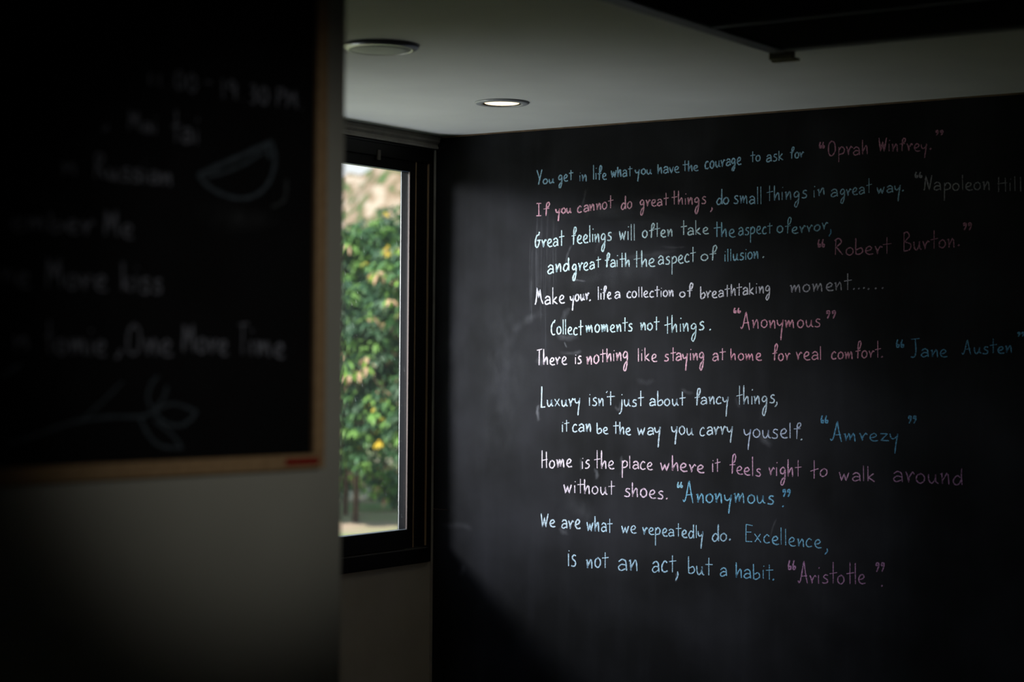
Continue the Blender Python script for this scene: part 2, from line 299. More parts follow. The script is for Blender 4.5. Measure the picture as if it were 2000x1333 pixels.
# ---------------------------------------------------------------- chalk writing
G = {
'a': (.85, '.08,.78 .4,1.02 .72,.85 .78,.4 .82,0/.76,.5 .35,.55 .06,.25 .3,0 .74,.2'),
'b': (.8, '.08,2 .08,1 .1,.05! .4,-.02 .78,.3 .62,.78 .15,.55'),
'c': (.75, '.68,.82 .42,1 .1,.6 .12,.15 .42,0 .75,.12'),
'd': (.85, '.74,.72 .42,.95 .08,.45 .25,.02 .58,.12 .78,.6/.8,2 .78,1 .84,0'),
'e': (.8, '.12,.42 .5,.52 .68,.78 .45,1 .15,.75 .1,.3 .4,0 .85,.06'),
'f': (.72, '.34,-.05 .38,.9 .42,1.7 .62,2 .8,1.8 .66,1.35 .42,1.2/.02,1 .74,1.08'),
'g': (.85, '.7,.8 .4,1 .1,.65 .2,.3 .5,.32 .72,.75!.7,.2 .62,-.5 .38,-1 .16,-.82 .3,-.4 .72,-.05'),
'h': (.8, '.1,2 .1,1 .12,0!.14,.3 .5,.98 .64,.9!.7,0'),
'i': (.28, '.14,1 .15,0/.18,1.5 .24,1.62'),
'j': (.5, '.42,1 .42,0 .3,-.7 0,-1/.4,1.5 .45,1.6'),
'k': (.8, '.1,2 .12,0/.68,.95 .16,.45!.78,-.02'),
'l': (.26, '.12,2 .14,0'),
'm': (1.25, '0,.88 .12,1!.2,0!.22,.3 .48,1.0!.56,.7 .58,.1!.62,.4 .92,1.03!1.0,.7 1.06,-.04'),
'n': (.82, '0,.85 .12,1!.18,0!.18,.25 .56,1.02!.68,.75 .73,-.06'),
'o': (.82, '.5,1 .15,.8 .08,.3 .4,0 .74,.28 .74,.75 .46,1 .3,.9'),
'p': (.85, '.14,1 .12,-1/.14,.6 .45,1 .8,.75 .7,.25 .18,.08'),
'r': (.68, '0,1 .16,.55 .26,0!.3,.5 .58,1.0!.74,.8'),
's': (.7, '.7,.92 .4,1 .2,.72 .62,.4 .58,.08 .3,0 .03,.08'),
't': (.7, '.4,2 .4,0/0,1.1 .85,1.2'),
'u': (.9, '.08,.95 .12,.3 .35,0 .64,.4 .7,.95!.72,.2 .95,.02'),
'v': (.65, '0,.95 .3,0!.66,1'),
'w': (1.0, '0,1 .22,0!.48,.8!.66,0!.95,1.02'),
'x': (.8, '0,.95 .75,0/.7,1 .05,0'),
'y': (.78, '0,.95 .1,.42 .35,.3 .66,.62 .74,.98!.62,.1 .52,-.5 .46,-1'),
'z': (.85, '.05,.95 .72,.95!.1,.05!.85,0'),
'A': (1.05, '-.12,.22 .02,.0 .2,.45 .42,1.5 .55,2!.72,1.1 .95,-.12/.2,.72 .9,.8'),
'B': (.95, '.1,2 .08,0/0,1.9 .45,2 .68,1.6 .15,1.1!.85,.75 .7,.15 .08,0'),
'C': (.8, '.7,2 .58,1.65!.42,1.7 .1,1.1 .12,.3 .4,0 .72,.08'),
'E': (.9, '.1,2 .08,0/.08,1.98 .85,1.92/.1,1.1 .7,1.15/.05,0 .8,.04'),
'G': (1, '.74,2 .6,1.6!.3,1.5 .05,.8 .12,.12 .4,0 .68,.5 .7,.92!.32,.85/.7,.92 .98,.9'),
'H': (.9, '.1,2 .1,0/.72,1.85 .75,-.02/0,1.0 .92,1.1'),
'I': (.65, '.3,2 .32,0/0,2 .62,1.98/0,.02 .62,0'),
'J': (1, '.5,2 .58,.8 .4,.05 .0,.05/.05,1.95 1.0,2.02'),
'K': (.85, '.1,2 .1,0/.75,1.9 .12,.8!.8,0'),
'L': (.7, '.15,2 .08,0!.66,.06'),
'M': (1.2, '-.05,0 .1,.5 .26,2!.5,.9!.66,1.8!.82,.8 1.1,.05'),
'm1': (1.15, '.05,0 .14,1.9!.5,.7!.86,1.95!.98,0'),
'N': (1, '0,.0 .15,.2 .3,2!.7,0!.98,2.05'),
'O': (1.05, '.5,2 .15,1.5 .1,.4 .45,0 .9,.5 .85,1.6 .5,2 .35,1.85'),
'P': (.8, '.1,2 .1,0/0,1.9 .6,2 .7,1.4 .12,1'),
'R': (.9, '.16,1.9 .1,0/0,1.75 .45,2 .72,1.55 .2,.95!.85,0'),
'T': (.75, '.36,1.95 .32,0/0,1.88 .8,2'),
'W': (1.05, '0,2 .22,0!.5,1.4!.66,0!1.0,2'),
'Y': (.8, '0,2 .42,1.15/.85,2 .42,.95 .26,0'),
'0': (.9, '.45,2 .12,1.4 .15,.4 .45,0 .8,.6 .75,1.5 .45,2'), '1': (.4, '.15,2 .2,0'),
'3': (.8, '.1,1.9 .5,2 .6,1.4 .25,1.1!.7,.8 .5,.1 .1,.05'), '9': (.8, '.65,1.7 .3,2 .1,1.4 .5,1.1 .68,1.8!.6,0'),
'-': (.8, '.1,.95 .7,.95'), '.': (.4, '.18,.1 .24,.0'), ',': (.4, '.2,.2 .22,-.2 .05,-.75'), "'": (.35, '.2,2 .08,1.55'), ':': (.3, '.15,.9 .17,.8/.15,.1 .17,0'),
' ': (.6, ''),
}
def parse(s):
    out = []
    for st in s.split('/'):
        pts = []
        for tok in st.replace('!', '! ').split():
            c = tok.endswith('!'); x, y = tok.rstrip('!').split(','); pts.append((float(x), float(y), c))
        if pts: out.append(pts)
    return out
G['\u00b5'] = G.pop('m1')
GL = {k: (v[0], parse(v[1])) for k, v in G.items()}
def smooth_line(pts, step=4):
    """Catmull-Rom through the points; a flagged point is a corner."""
    if len(pts) < 3: return [(p[0], p[1]) for p in pts]
    segs = []; cur = [pts[0]]
    for p in pts[1:]:
        cur.append(p)
        if p[2]: segs.append(cur); cur = [p]
    if len(cur) > 1: segs.append(cur)
    out = []
    for sg in segs:
        P_ = [np.array(p[:2]) for p in sg]; P_ = [2 * P_[0] - P_[1]] + P_ + [2 * P_[-1] - P_[-2]]
        for i in range(1, len(P_) - 2):
            for k in range(step):
                u = k / step; a, b, c, d = P_[i - 1:i + 3]
                out.append(tuple(.5 * (2 * b + (c - a) * u + (2 * a - 5 * b + 4 * c - d) * u * u + (3 * b - a - 3 * c + d) * u ** 3)))
    out.append(tuple(pts[-1][:2]))
    return out
class Writer:
    """ribbons of chalk lying on one plane"""
    def __init__(self, p, n): self.p, self.n = p, n; self.v = []; self.f = []; self.c = []; self.k = 0
    def stroke(self, line, width, col, alpha=1.0, soft=False):
        if len(line) < 2: return
        pts = [np.array(q) for q in line]; n = len(pts); self.k += 1
        off = .0004 + (self.k % 23) * .00003
        cols = (-1, 0, 1) if soft else (-1, 1)
        base = len(self.v); lift = self.n * off
        for i, q in enumerate(pts):
            d = pts[min(i + 1, n - 1)] - pts[max(i - 1, 0)]; ln = np.hypot(*d) or 1; nn = np.array((-d[1], d[0])) / ln
            ext = 0
            wv = width * (1 + .18 * math.sin(i * 1.7 + self.k)) * .5
            if i in (0, n - 1) and not soft: wv *= .7
            for s in cols:
                r_ = q + nn * wv * s
                self.v.append(on_plane(r_[0], r_[1], self.p, self.n) + lift)
                a_ = alpha
                if soft:
                    e_ = math.sin(math.pi * (i + .0) / (n - 1)) ** .6
                    a_ = alpha * e_ if s == 0 else 0
                self.c.append((*col, a_))
        m_ = len(cols)
        for i in range(n - 1):
            for j in range(m_ - 1):
                a = base + i * m_ + j; self.f.append((a, a + 1, a + 1 + m_, a + m_))
    def word(self, text, x0, x1, b0, b1, xh, asc, desc, col, width=3.0, alpha=1.0, jit=.05):
        gap = .2; tot = sum(GL[ch][0] for ch in text) + gap * (len(text) - 1); sx_ = (x1 - x0) / tot; u = 0
        rj = random.Random(text + str(int(x0)))
        for ch in text:
            w_, strokes = GL[ch]; jx, jy, js = rj.uniform(-jit, jit), rj.uniform(-jit, jit), rj.uniform(.93, 1.07)
            for st in strokes:
                def mp(pt):
                    X = u + pt[0] * 1.0 + jx; Y = pt[1]
                    if Y > 1: h = xh * js + (Y - 1) * (asc - xh)
                    elif Y < 0: h = Y * desc
                    else: h = Y * xh * js
                    x = x0 + X * sx_
                    return (x, b0 + (b1 - b0) * (x - x0) / max(1, x1 - x0) - h - jy * xh)
                ln = [(*mp(q), q[2]) for q in st]
                self.stroke(smooth_line(ln), width * rj.uniform(.9, 1.12), col, alpha)
            u += w_ + gap
    def quote(self, x0, x1, y0, y1, col, width=3, opening=True):
        w_ = (x1 - x0) / 2; h = y1 - y0
        for k in range(2):
            o_ = x0 + k * w_ * 1.05
            if opening: pts = [(o_ + w_ * .35, y0, 0), (o_ + w_ * .1, y0 + h * .55, 0), (o_ + w_ * .2, y0 + h * .95, 0), (o_ + w_ * .6, y0 + h * .9, 0), (o_ + w_ * .6, y0 + h * .62, 0), (o_ + w_ * .25, y0 + h * .7, 0)]
            else: pts = [(o_ + w_ * .55, y0 + h * .25, 0), (o_ + w_ * .3, y0 + h * .35, 0), (o_ + w_ * .3, y0 + h * .08, 0), (o_ + w_ * .7, y0 + h * .05, 0), (o_ + w_ * .75, y0 + h * .4, 0), (o_ + w_ * .35, y0 + h, 0)]
            self.stroke(smooth_line(pts), width, col)
    def dot(self, x, y, col, r=2.2):
        self.stroke([(x - r * .5, y + r * .6), (x + r * .6, y - r * .6)], r * 1.7, col)
    def build(self, name, material, parent, label=None):
        me = bpy.data.meshes.new(name); inv = parent.matrix_world.inverted()
        me.from_pydata([tuple(inv @ v) for v in self.v], [], self.f)
        at_ = me.color_attributes.new('chalk', 'FLOAT_COLOR', 'POINT'); at_.data.foreach_set('color', np.array(self.c, dtype=np.float32).ravel())
        me.materials.append(material); o = bpy.data.objects.new(name, me); C.objects.link(o); o.parent = parent
        if label: o['label'] = label
        return o
REG = {'A': (1030, 240, 5), 'B': (1400, 240, 3.3333), 'C': (1030, 420, 5), 'D': (1400, 400, 3.3333), 'E': (1030, 600, 5), 'F': (1400, 600, 3.3333),
       'G': (1030, 740, 5), 'H': (1400, 740, 3.3333), 'I': (1030, 960, 5), 'J': (1400, 960, 3.3333), 'P': (0, 0, 1)}
BLUE_LIFT = (.46, .76, 1.0); PINK_LIFT = (.97, .52, .66); BLUE = (.36, .66, .84); BLU2 = (.17, .46, .72); CYAN = (.72, .93, 1.0); PINK = (.90, .42, .56); LPINK = (.86, .58, .68); WHITE = (.84, .82, .92); PALE = (.66, .80, .92); ROSE = (.66, .30, .44); MAUVE = (.55, .28, .50)  # upper-line blue, pink and cyan brightened to offset dim light on the wall
# (part label, [ (region, text, x0, x1, base0, base1, xheight, ascender, descender, colour) or ('"', region, x0, x1, y0, y1, colour, opening) or ('.', region, x, y, colour) ])
LINES = [  # word colours deepen rightward, vignette falloff and dust put into the chalk
('top chalk line, in thin sky blue', [('A', 'You', 95, 262, 606, 588, 48, 148, 40, BLUE_LIFT), ('A', 'get', 300, 440, 578, 560, 62, 95, 62, BLUE_LIFT), ('A', 'in', 503, 580, 572, 572, 60, 100, 50, BLUE_LIFT),
 ('A', 'life', 640, 775, 555, 553, 62, 143, 40, BLUE_LIFT), ('A', 'what', 820, 1020, 532, 520, 66, 95, 40, BLUE_LIFT), ('A', 'you', 1055, 1215, 505, 498, 50, 90, 70, BLUE_LIFT), ('A', 'have', 1270, 1485, 500, 485, 62, 95, 40, BLUE_LIFT),
 ('A', 'the', 1515, 1670, 475, 470, 55, 103, 40, BLUE_LIFT), ('P', 'courage', 1377, 1448, 331, 320.5, 14, 20, 11, BLUE_LIFT), ('B', 'to', 218, 282, 256, 250, 40, 70, 30, BLUE_LIFT), ('B', 'ask', 322, 432, 258, 240, 44, 62, 30, BLUE_LIFT), ('B', 'for', 475, 565, 235, 225, 38, 72, 30, BLUE_LIFT)]),
('faint pink name and quotation marks ending the top line', [('"', 'B', 668, 705, 125, 165, ROSE, 1), ('B', 'Oprah', 722, 985, 215, 207, 55, 93, 45, ROSE), ('B', 'Winfrey', 1055, 1370, 188, 182, 48, 86, 48, ROSE), ('.', 'B', 1392, 170, ROSE), ('"', 'B', 1420, 1478, 50, 82, ROSE, 0)]),
('pink half of the second line', [('A', 'If', 92, 210, 912, 905, 62, 125, 40, PINK_LIFT), ('A', 'you', 278, 430, 890, 880, 50, 90, 70, PINK_LIFT), ('A', 'cannot', 490, 835, 880, 832, 66, 125, 40, PINK_LIFT), ('A', 'do', 915, 1020, 852, 832, 64, 127, 40, PINK_LIFT),
 ('A', 'great', 1098, 1370, 818, 805, 62, 125, 85, PINK_LIFT), ('A', 'things', 1412, 1742, 802, 790, 64, 138, 95, PINK_LIFT), ('A', ',', 1782, 1822, 840, 838, 90, 90, 40, PINK_LIFT)]),
('sky blue half of the second line', [('A', 'do', 1842, 1970, 802, 790, 64, 150, 40, BLUE_LIFT), ('B', 'small', 108, 292, 528, 530, 52, 115, 40, BLUE_LIFT), ('B', 'things', 325, 585, 514, 488, 50, 100, 52, BLUE_LIFT), ('B', 'in', 628, 702, 490, 465, 44, 85, 40, BLUE_LIFT), ('B', 'a', 742, 788, 485, 480, 46, 90, 40, BLUE_LIFT),
 ('B', 'great', 800, 1003, 480, 456, 46, 96, 47, BLUE_LIFT), ('B', 'way', 1045, 1195, 460, 450, 42, 80, 62, BLUE_LIFT), ('.', 'B', 1212, 442, BLUE_LIFT)]),
('barely visible grey name at the right end of the second line', [('"', 'B', 1290, 1342, 320, 358, (.42, .42, .48), 1), ('B', 'Napoleon', 1345, 1780, 440, 438, 50, 95, 65, (.42, .42, .48)), ('B', 'Hill', 1825, 1985, 450, 445, 55, 97, 40, (.42, .42, .48))]),
('pale cyan third line', [('C', 'Great', 75, 355, 318, 298, 76, 150, 40, CYAN), ('C', 'feelings', 430, 822, 285, 252, 80, 165, 95, CYAN), ('C', 'will', 900, 1050, 248, 248, 82, 160, 40, CYAN), ('C', 'often', 1122, 1420, 225, 208, 72, 142, 40, CYAN), ('C', 'take', 1500, 1768, 200, 185, 66, 138, 40, CYAN),
 ('P', 'the', 1394.4, 1435.5, 463.5, 463, 15, 29, 8, BLUE), ('D', 'aspect', 142, 357, 200, 186, 48, 72, 52, BLUE), ('D', 'of', 392, 480, 185, 183, 45, 105, 40, BLUE), ('D', 'error', 490, 720, 190, 160, 42, 60, 40, BLUE), ('D', ',', 728, 760, 172, 172, 70, 70, 45, BLU2)]),
('pale cyan fourth line', [('C', 'and', 200, 405, 575, 545, 80, 132, 40, CYAN), ('C', 'great', 438, 710, 560, 515, 74, 112, 88, CYAN), ('C', 'faith', 755, 1000, 508, 508, 66, 138, 40, CYAN), ('C', 'the', 1035, 1248, 512, 505, 75, 165, 40, CYAN), ('C', 'aspect', 1278, 1640, 490, 458, 76, 145, 100, CYAN),
 ('C', 'of', 1688, 1845, 450, 445, 62, 147, 40, CYAN), ('D', 'illusion', 50, 272, 370, 352, 46, 80, 30, BLUE), ('.', 'D', 303, 342, CYAN)]),
('dusky pink name beside the fourth line', [('"', 'D', 658, 708, 225, 277, ROSE, 1), ('D', 'Robert', 765, 1130, 330, 318, 52, 105, 40, ROSE), ('D', 'Burton', 1212, 1550, 303, 275, 54, 122, 40, ROSE), ('.', 'D', 1575, 265, ROSE), ('"', 'D', 1600, 1662, 118, 168, ROSE, 0)]),
('white fifth line with a row of dots', [('C', 'Make', 78, 362, 880, 862, 75, 165, 40, WHITE), ('C', 'your', 422, 600, 850, 828, 66, 100, 85, WHITE), ('.', 'C', 612, 835, WHITE), ('C', 'life', 688, 818, 832, 815, 65, 128, 40, WHITE), ('C', 'a', 850, 905, 820, 815, 64, 100, 40, WHITE), ('C', 'collection', 970, 1430, 812, 798, 60, 105, 40, WHITE),
 ('C', 'of', 1488, 1610, 803, 800, 55, 132, 40, WHITE), ('P', 'breathtaking', 1368, 1504.5, 584, 572, 13.5, 23, 14, WHITE), ('D', 'moment', 475, 870, 574, 553, 50, 104, 40, (.60, .58, .66))] + [('.', 'D', x, 549 - (i % 3) * 3, (.62, .60, .68)) for i, x in enumerate((893, 925, 958, 988, 1035, 1080))]),
('icy cyan sixth line', [('C', 'Collect', 230, 540, 1168, 1172, 75, 148, 40, CYAN), ('C', 'moments', 572, 1028, 1152, 1138, 74, 135, 40, CYAN), ('C', 'not', 1105, 1285, 1125, 1130, 70, 130, 40, CYAN), ('C', 'things', 1338, 1725, 1162, 1118, 75, 168, 100, CYAN), ('.', 'C', 1785, 1122, CYAN)]),
('pink signature beside the sixth line', [('"', 'D', 110, 160, 672, 705, PINK, 1), ('D', 'Anonymous', 163, 672, 805, 798, 52, 112, 82, PINK), ('"', 'D', 708, 778, 690, 742, ROSE, 0)]),
('seventh line, white turning pink', [('E', 'There', 97, 382, 572, 558, 74, 155, 40, (.88, .76, .86)), ('E', 'is', 465, 528, 555, 550, 68, 105, 40, (.88, .72, .80)), ('E', 'nothing', 580, 990, 562, 512, 78, 132, 105, LPINK), ('E', 'like', 1080, 1262, 530, 530, 75, 130, 40, LPINK), ('E', 'staying', 1338, 1732, 532, 512, 68, 130, 100, (.84, .48, .60)),
 ('E', 'at', 1808, 1930, 527, 520, 75, 120, 40, (.80, .44, .56)), ('F', 'home', 90, 290, 347, 348, 46, 80, 40, PINK), ('F', 'for', 362, 475, 350, 346, 45, 108, 40, PINK), ('F', 'real', 520, 682, 345, 345, 50, 90, 40, PINK), ('F', 'comfort', 745, 1062, 342, 328, 46, 112, 40, PINK), ('.', 'F', 1076, 325, PINK)]),
('dim blue name at the right of the seventh line', [('"', 'F', 1168, 1225, 212, 264, BLU2, 1), ('F', 'Jane', 1260, 1500, 328, 325, 50, 120, 40, BLU2), ('F', 'Austen', 1605, 1925, 308, 298, 45, 95, 40, BLU2), ('"', 'F', 1955, 2005, 165, 192, BLU2, 0)]),
('white eighth line', [('G', 'Luxury', 133, 515, 278, 262, 74, 208, 100, PALE), ('G', 'isn', 600, 748, 265, 262, 78, 128, 40, PALE), ('G', "'", 760, 795, 262, 262, 100, 138, 40, PALE), ('G', 't', 780, 845, 264, 264, 78, 138, 40, PALE), ('G', 'just', 895, 1130, 270, 270, 68, 150, 80, PALE), ('G', 'about', 1195, 1535, 264, 260, 66, 140, 40, PALE), ('G', 'fancy', 1630, 1968, 258, 240, 70, 160, 125, PALE), ('H', 'things', 128, 378, 172, 158, 50, 124, 78, PALE), ('H', ',', 378, 412, 160, 160, 50, 50, 34, PALE)]),
('white ninth line, indented', [('G', 'it', 335, 402, 525, 515, 76, 112, 40, PALE), ('G', 'can', 440, 622, 520, 518, 74, 120, 40, PALE), ('G', 'be', 675, 785, 530, 540, 62, 100, 40, PALE), ('G', 'the', 840, 1010, 542, 548, 66, 118, 40, PALE), ('G', 'way', 1078, 1305, 550, 545, 72, 120, 125, PALE), ('G', 'you', 1408, 1625, 545, 552, 76, 120, 100, PALE),
 ('P', 'carry', 1367, 1430.6, 851.5, 848, 15.5, 30, 17, PALE), ('H', 'youself', 175, 542, 380, 392, 58, 98, 80, (.60, .68, .88)), ('.', 'H', 551, 397, PALE)]),
('blue signature beside the ninth line', [('"', 'H', 678, 730, 240, 290, BLU2, 1), ('H', 'Amrezy', 745, 1185, 403, 408, 50, 128, 82, BLU2), ('"', 'H', 1242, 1302, 243, 292, BLU2, 0)]),
('tenth line, white fading to dim mauve', [('G', 'Home', 140, 435, 875, 865, 74, 172, 40, (.90, .80, .90)), ('G', 'is', 528, 605, 888, 870, 75, 125, 40, (.90, .78, .88)), ('G', 'the', 655, 850, 878, 880, 75, 180, 40, (.9, .74, .86)), ('G', 'place', 920, 1225, 880, 888, 75, 130, 92, (.88, .68, .80)), ('G', 'where', 1300, 1728, 892, 920, 78, 150, 40, (.84, .56, .72)), ('G', 'it', 1800, 1875, 917, 905, 80, 125, 40, (.82, .52, .70)),
 ('H', 'feels', 82, 287, 617, 640, 52, 126, 40, (.78, .44, .64)), ('H', 'right', 340, 545, 632, 640, 55, 110, 58, (.76, .42, .62)), ('H', 'to', 612, 718, 655, 635, 48, 122, 40, (.74, .40, .62)), ('H', 'walk', 800, 1030, 660, 672, 55, 98, 40, (.70, .38, .60)), ('H', 'around', 1150, 1598, 668, 695, 66, 112, 40, MAUVE)]),
('eleventh line, white with a pink cast', [('G', 'without', 358, 845, 1115, 1135, 76, 140, 40, (.88, .76, .88)), ('G', 'shoes', 945, 1325, 1148, 1175, 80, 135, 40, (.88, .68, .84)), ('.', 'G', 1362, 1172, (.88, .6, .72))]),
('blue signature on the eleventh line', [('"', 'G', 1465, 1522, 1010, 1065, BLUE, 1), ('P', 'Anonymous', 1337, 1511, 981, 985, 17.5, 41, 21, (.25, .58, .82)), ('"', 'H', 425, 482, 722, 770, BLU2, 0), ('.', 'H', 431, 832, BLU2)]),
('twelfth line, ice blue', [('I', 'We', 135, 275, 345, 350, 70, 132, 40, PALE), ('I', 'are', 335, 515, 365, 365, 86, 120, 40, PALE), ('I', 'what', 585, 825, 388, 405, 86, 145, 40, (.56, .76, .92)), ('I', 'we', 920, 1062, 405, 410, 68, 100, 40, (.56, .76, .92)), ('I', 'repeatedly', 1125, 1720, 420, 465, 70, 130, 100, (.48, .72, .90)), ('I', 'do', 1800, 1950, 490, 488, 78, 165, 40, (.46, .70, .90)), ('.', 'I', 1978, 473, (.46, .70, .90)),
 ('J', 'Excellence', 185, 680, 325, 372, 52, 108, 40, (.25, .57, .82)), ('J', ',', 703, 742, 385, 385, 60, 60, 34, (.2, .5, .78))]),
('bottom line, ice blue', [('I', 'is', 392, 475, 735, 735, 118, 165, 40, (.56, .76, .92)), ('I', 'not', 578, 785, 750, 750, 90, 152, 40, (.54, .75, .92)), ('I', 'an', 888, 1085, 770, 778, 105, 150, 40, (.50, .73, .92)), ('I', 'act', 1218, 1445, 795, 790, 105, 172, 40, (.48, .72, .92)), ('I', ',', 1448, 1500, 800, 800, 110, 110, 90, (.46, .70, .90)), ('I', 'but', 1568, 1800, 800, 828, 88, 165, 40, (.42, .68, .88)),
 ('J', 'a', 20, 65, 556, 553, 52, 90, 40, (.3, .6, .84)), ('J', 'habit', 120, 360, 565, 575, 54, 98, 40, (.24, .55, .80)), ('.', 'J', 368, 576, (.2, .5, .78))]),
('mauve name at the end of the bottom line', [('"', 'J', 465, 520, 450, 512, MAUVE, 1), ('J', 'Aristotle', 535, 968, 598, 605, 56, 140, 40, MAUVE), ('"', 'J', 1030, 1095, 465, 525, MAUVE, 0), ('.', 'J', 1075, 617, MAUVE)]),
]
bpy.context.view_layer.update()
for lab, items in LINES:
    W_ = Writer(Vector((0, 0, 0)), Vector((0, -1, 0)))
    for it in items:
        if it[0] == '"':
            ox, oy, s = REG[it[1]]; W_.quote(ox + it[2] / s, ox + it[3] / s, oy + it[4] / s, oy + it[5] / s, it[6], 2.7, bool(it[7]))
        elif it[0] == '.':
            ox, oy, s = REG[it[1]]; W_.dot(ox + it[2] / s, oy + it[3] / s, it[4])
        else:
            r_, tx, xa, xb, ba, bb, xh, asc, de, col = it; ox, oy, s = REG[r_]
            W_.word(tx, ox + xa / s, ox + xb / s, oy + ba / s, oy + bb / s, xh / s, asc / s, de / s, col, 2.45 if ox < 1200 else 2.3)
    W_.build('chalk_writing', M['chalk'], WR, lab)

# wiped dust marks
D_ = Writer(Vector((0, 0, 0)), Vector((0, -1, 0)))
def smear(pts, width, a, col=(.55, .56, .62)): D_.stroke(smooth_line([(x, y, 0) for x, y in pts], 5), width, col, a, True)
for i in range(16):
    x = 1037 + i * 3.4 + random.uniform(-2, 2); y = random.uniform(400, 500); smear([(x, y), (x - 2, y + 70), (x - 1, y + random.uniform(120, 220))], random.uniform(2, 6), random.uniform(.04, .11))
smear([(1052, 790), (1050, 805), (1053, 824)], 8, .28); smear([(1146, 365), (1138, 400), (1128, 420)], 6, .12); smear([(1116, 478), (1108, 500), (1106, 520)], 6, .22)
smear([(1090, 425), (1150, 412), (1230, 410), (1300, 380)], 34, .055); smear([(1100, 560), (1180, 540), (1260, 520), (1330, 480)], 60, .05)
smear([(1200, 430), (1260, 440), (1330, 435), (1400, 445)], 50, .035); smear([(1215, 505), (1270, 498), (1330, 488)], 12, .09)
smear([(1160, 500), (1175, 470), (1215, 455), (1250, 470)], 9, .07); smear([(1290, 480), (1310, 484), (1340, 482)], 6, .13)
smear([(1115, 545), (1130, 548), (1145, 550)], 5, .22); smear([(1112, 600), (1103, 615), (1098, 640)], 14, .16); smear([(1085, 650), (1105, 660), (1130, 655)], 18, .14)
smear([(1102, 668), (1105, 675), (1108, 680)], 4, .4); smear([(1092, 690), (1125, 690), (1135, 684)], 10, .14); smear([(1048, 700), (1058, 708), (1070, 700)], 16, .14)
smear([(1075, 700), (1100, 710)], 12, .16); smear([(1200, 795), (1210, 800), (1215, 780)], 9, .22); smear([(1160, 915), (1166, 925), (1165, 938)], 9, .16)
smear([(1134, 895), (1136, 912), (1134, 920)], 7, .2); smear([(1213, 890), (1216, 915), (1213, 930)], 8, .17); smear([(1096, 1030), (1100, 1040), (1110, 1040)], 14, .18)
smear([(1478, 845), (1495, 862), (1510, 870)], 18, .12); smear([(1436, 775), (1441, 790), (1446, 797)], 10, .12); smear([(1486, 795), (1492, 808), (1482, 820)], 10, .1)
smear([(1240, 740), (1262, 748), (1280, 742)], 14, .06); smear([(1330, 760), (1345, 768), (1355, 766)], 10, .10); smear([(1517, 1012), (1508, 1035), (1505, 1052)], 5, .16)
smear([(1100, 970), (1140, 1000), (1160, 1010)], 50, .05); smear([(860, 1030), (900, 1026), (925, 1036)], 16, .05); smear([(905, 1104), (902, 1118), (900, 1128)], 14, .13)
smear([(872, 620), (870, 700), (875, 860)], 80, .03); smear([(980, 560), (990, 700), (985, 900)], 130, .035); smear([(1000, 650), (1030, 625), (1060, 610)], 20, .06)
smear([(1320, 1120), (1322, 1130), (1319, 1138)], 5, .25); smear([(1296, 640), (1300, 700)], 30, .03)
for i in range(90):
    x = random.gauss(1130, 110); y = random.uniform(420, 1180)
    if 855 < x < 1600: smear([(x, y), (x + random.uniform(-3, 3), y + random.uniform(1, 4))], random.uniform(1.5, 3), random.uniform(.1, .35))
o = D_.build('chalk_dust_smears', M['dust'], WR); o['kind'] = 'stuff'

# ---------------------------------------------------------------- partition wall with the framed board
ED = Vector((2.1474, -3.1441, 0)); th = R(5.7)
Dv = Vector((math.sin(th), math.cos(th), 0)); Nv = Vector((Dv.y, -Dv.x, 0))      # along the wall towards the window, and out of its face
pw = empty('wall_partition', ED, -th); pw['kind'] = 'structure'          # local: y along the wall (0 at its free end), x out of its face
obj('plastered_wall', boxes((-.16, 0, -5.3, 0, 0, CZ)), M['grey_wall'], pw, .006)
bb_ = tag(empty('framed_blackboard', tuple(ED), -th), 'black chalkboard in a light wooden frame hung on the grey wall at left', 'blackboard')
BL, BR, BB, BT = -1.45, -.064, 1.410, 2.36; rw = .026
obj('board_panel', boxes((.002, .011, BL + .01, BR - .01, BB + .01, BT - .01)), M['board'], bb_)
obj('frame_rail', boxes((.001, .020, BL, BR, BB, BB + rw)), M['oak'], bb_, .002)
obj('frame_rail', boxes((.001, .020, BL, BR, BT - rw, BT)), M['oak'], bb_, .002)
obj('frame_stile', boxes((.001, .0205, BR - rw, BR, BB + rw, BT - rw)), M['oak'], bb_, .002)
obj('frame_stile', boxes((.001, .0205, BL, BL + rw, BB + rw, BT - rw)), M['oak'], bb_, .002)
o = obj('red_sticker', boxes((.0203, .0212, -.158, -.080, BB + .008, BB + .019)), M['red'], bb_); o['label'] = 'small red sticker on the lower right of the frame'
bpy.context.view_layer.update()
BP, BN = ED + Nv * .0115, Nv
GREY = (.24, .25, .31)
def board_text(items, lab):
    W_ = Writer(BP, BN)
    for it in items: W_.word(*it[:8], it[8] if len(it) > 8 else GREY, 5.0, 1.0)
    W_.build('chalk_writing', M['chalk'], bb_, lab)
board_text([('11', 289, 318, 166, 170, 12, 24, 10), ('.', 322, 334, 170, 170, 8, 10, 10), ('00', 340, 384, 172, 182, 18, 37, 10), ('-', 398, 416, 180, 182, 22, 30, 10), ('19', 430, 465, 190, 196, 18, 36, 12), ('.', 470, 480, 196, 196, 8, 10, 10), ('30', 486, 524, 200, 206, 18, 36, 12), ('P\u00b5', 540, 582, 208, 212, 18, 36, 12), ('.', 584, 594, 214, 215, 8, 10, 10)], 'opening hours along the top of the board')
board_text([(',', 196, 216, 248, 248, 14, 20, 10), ('\u00b5ai', 252, 306, 252, 262, 18, 40, 10), ('tai', 336, 386, 276, 280, 26, 62, 10)], 'short word pair under the opening hours')
board_text([('n', 120, 148, 340, 342, 22, 30, 10), ('Russian', 184, 334, 346, 362, 24, 46, 10)], 'third blurred line')
board_text([('ember', 20, 182, 448, 458, 24, 38, 10), ('\u00b5e', 205, 258, 460, 466, 24, 52, 10)], 'fourth blurred line')
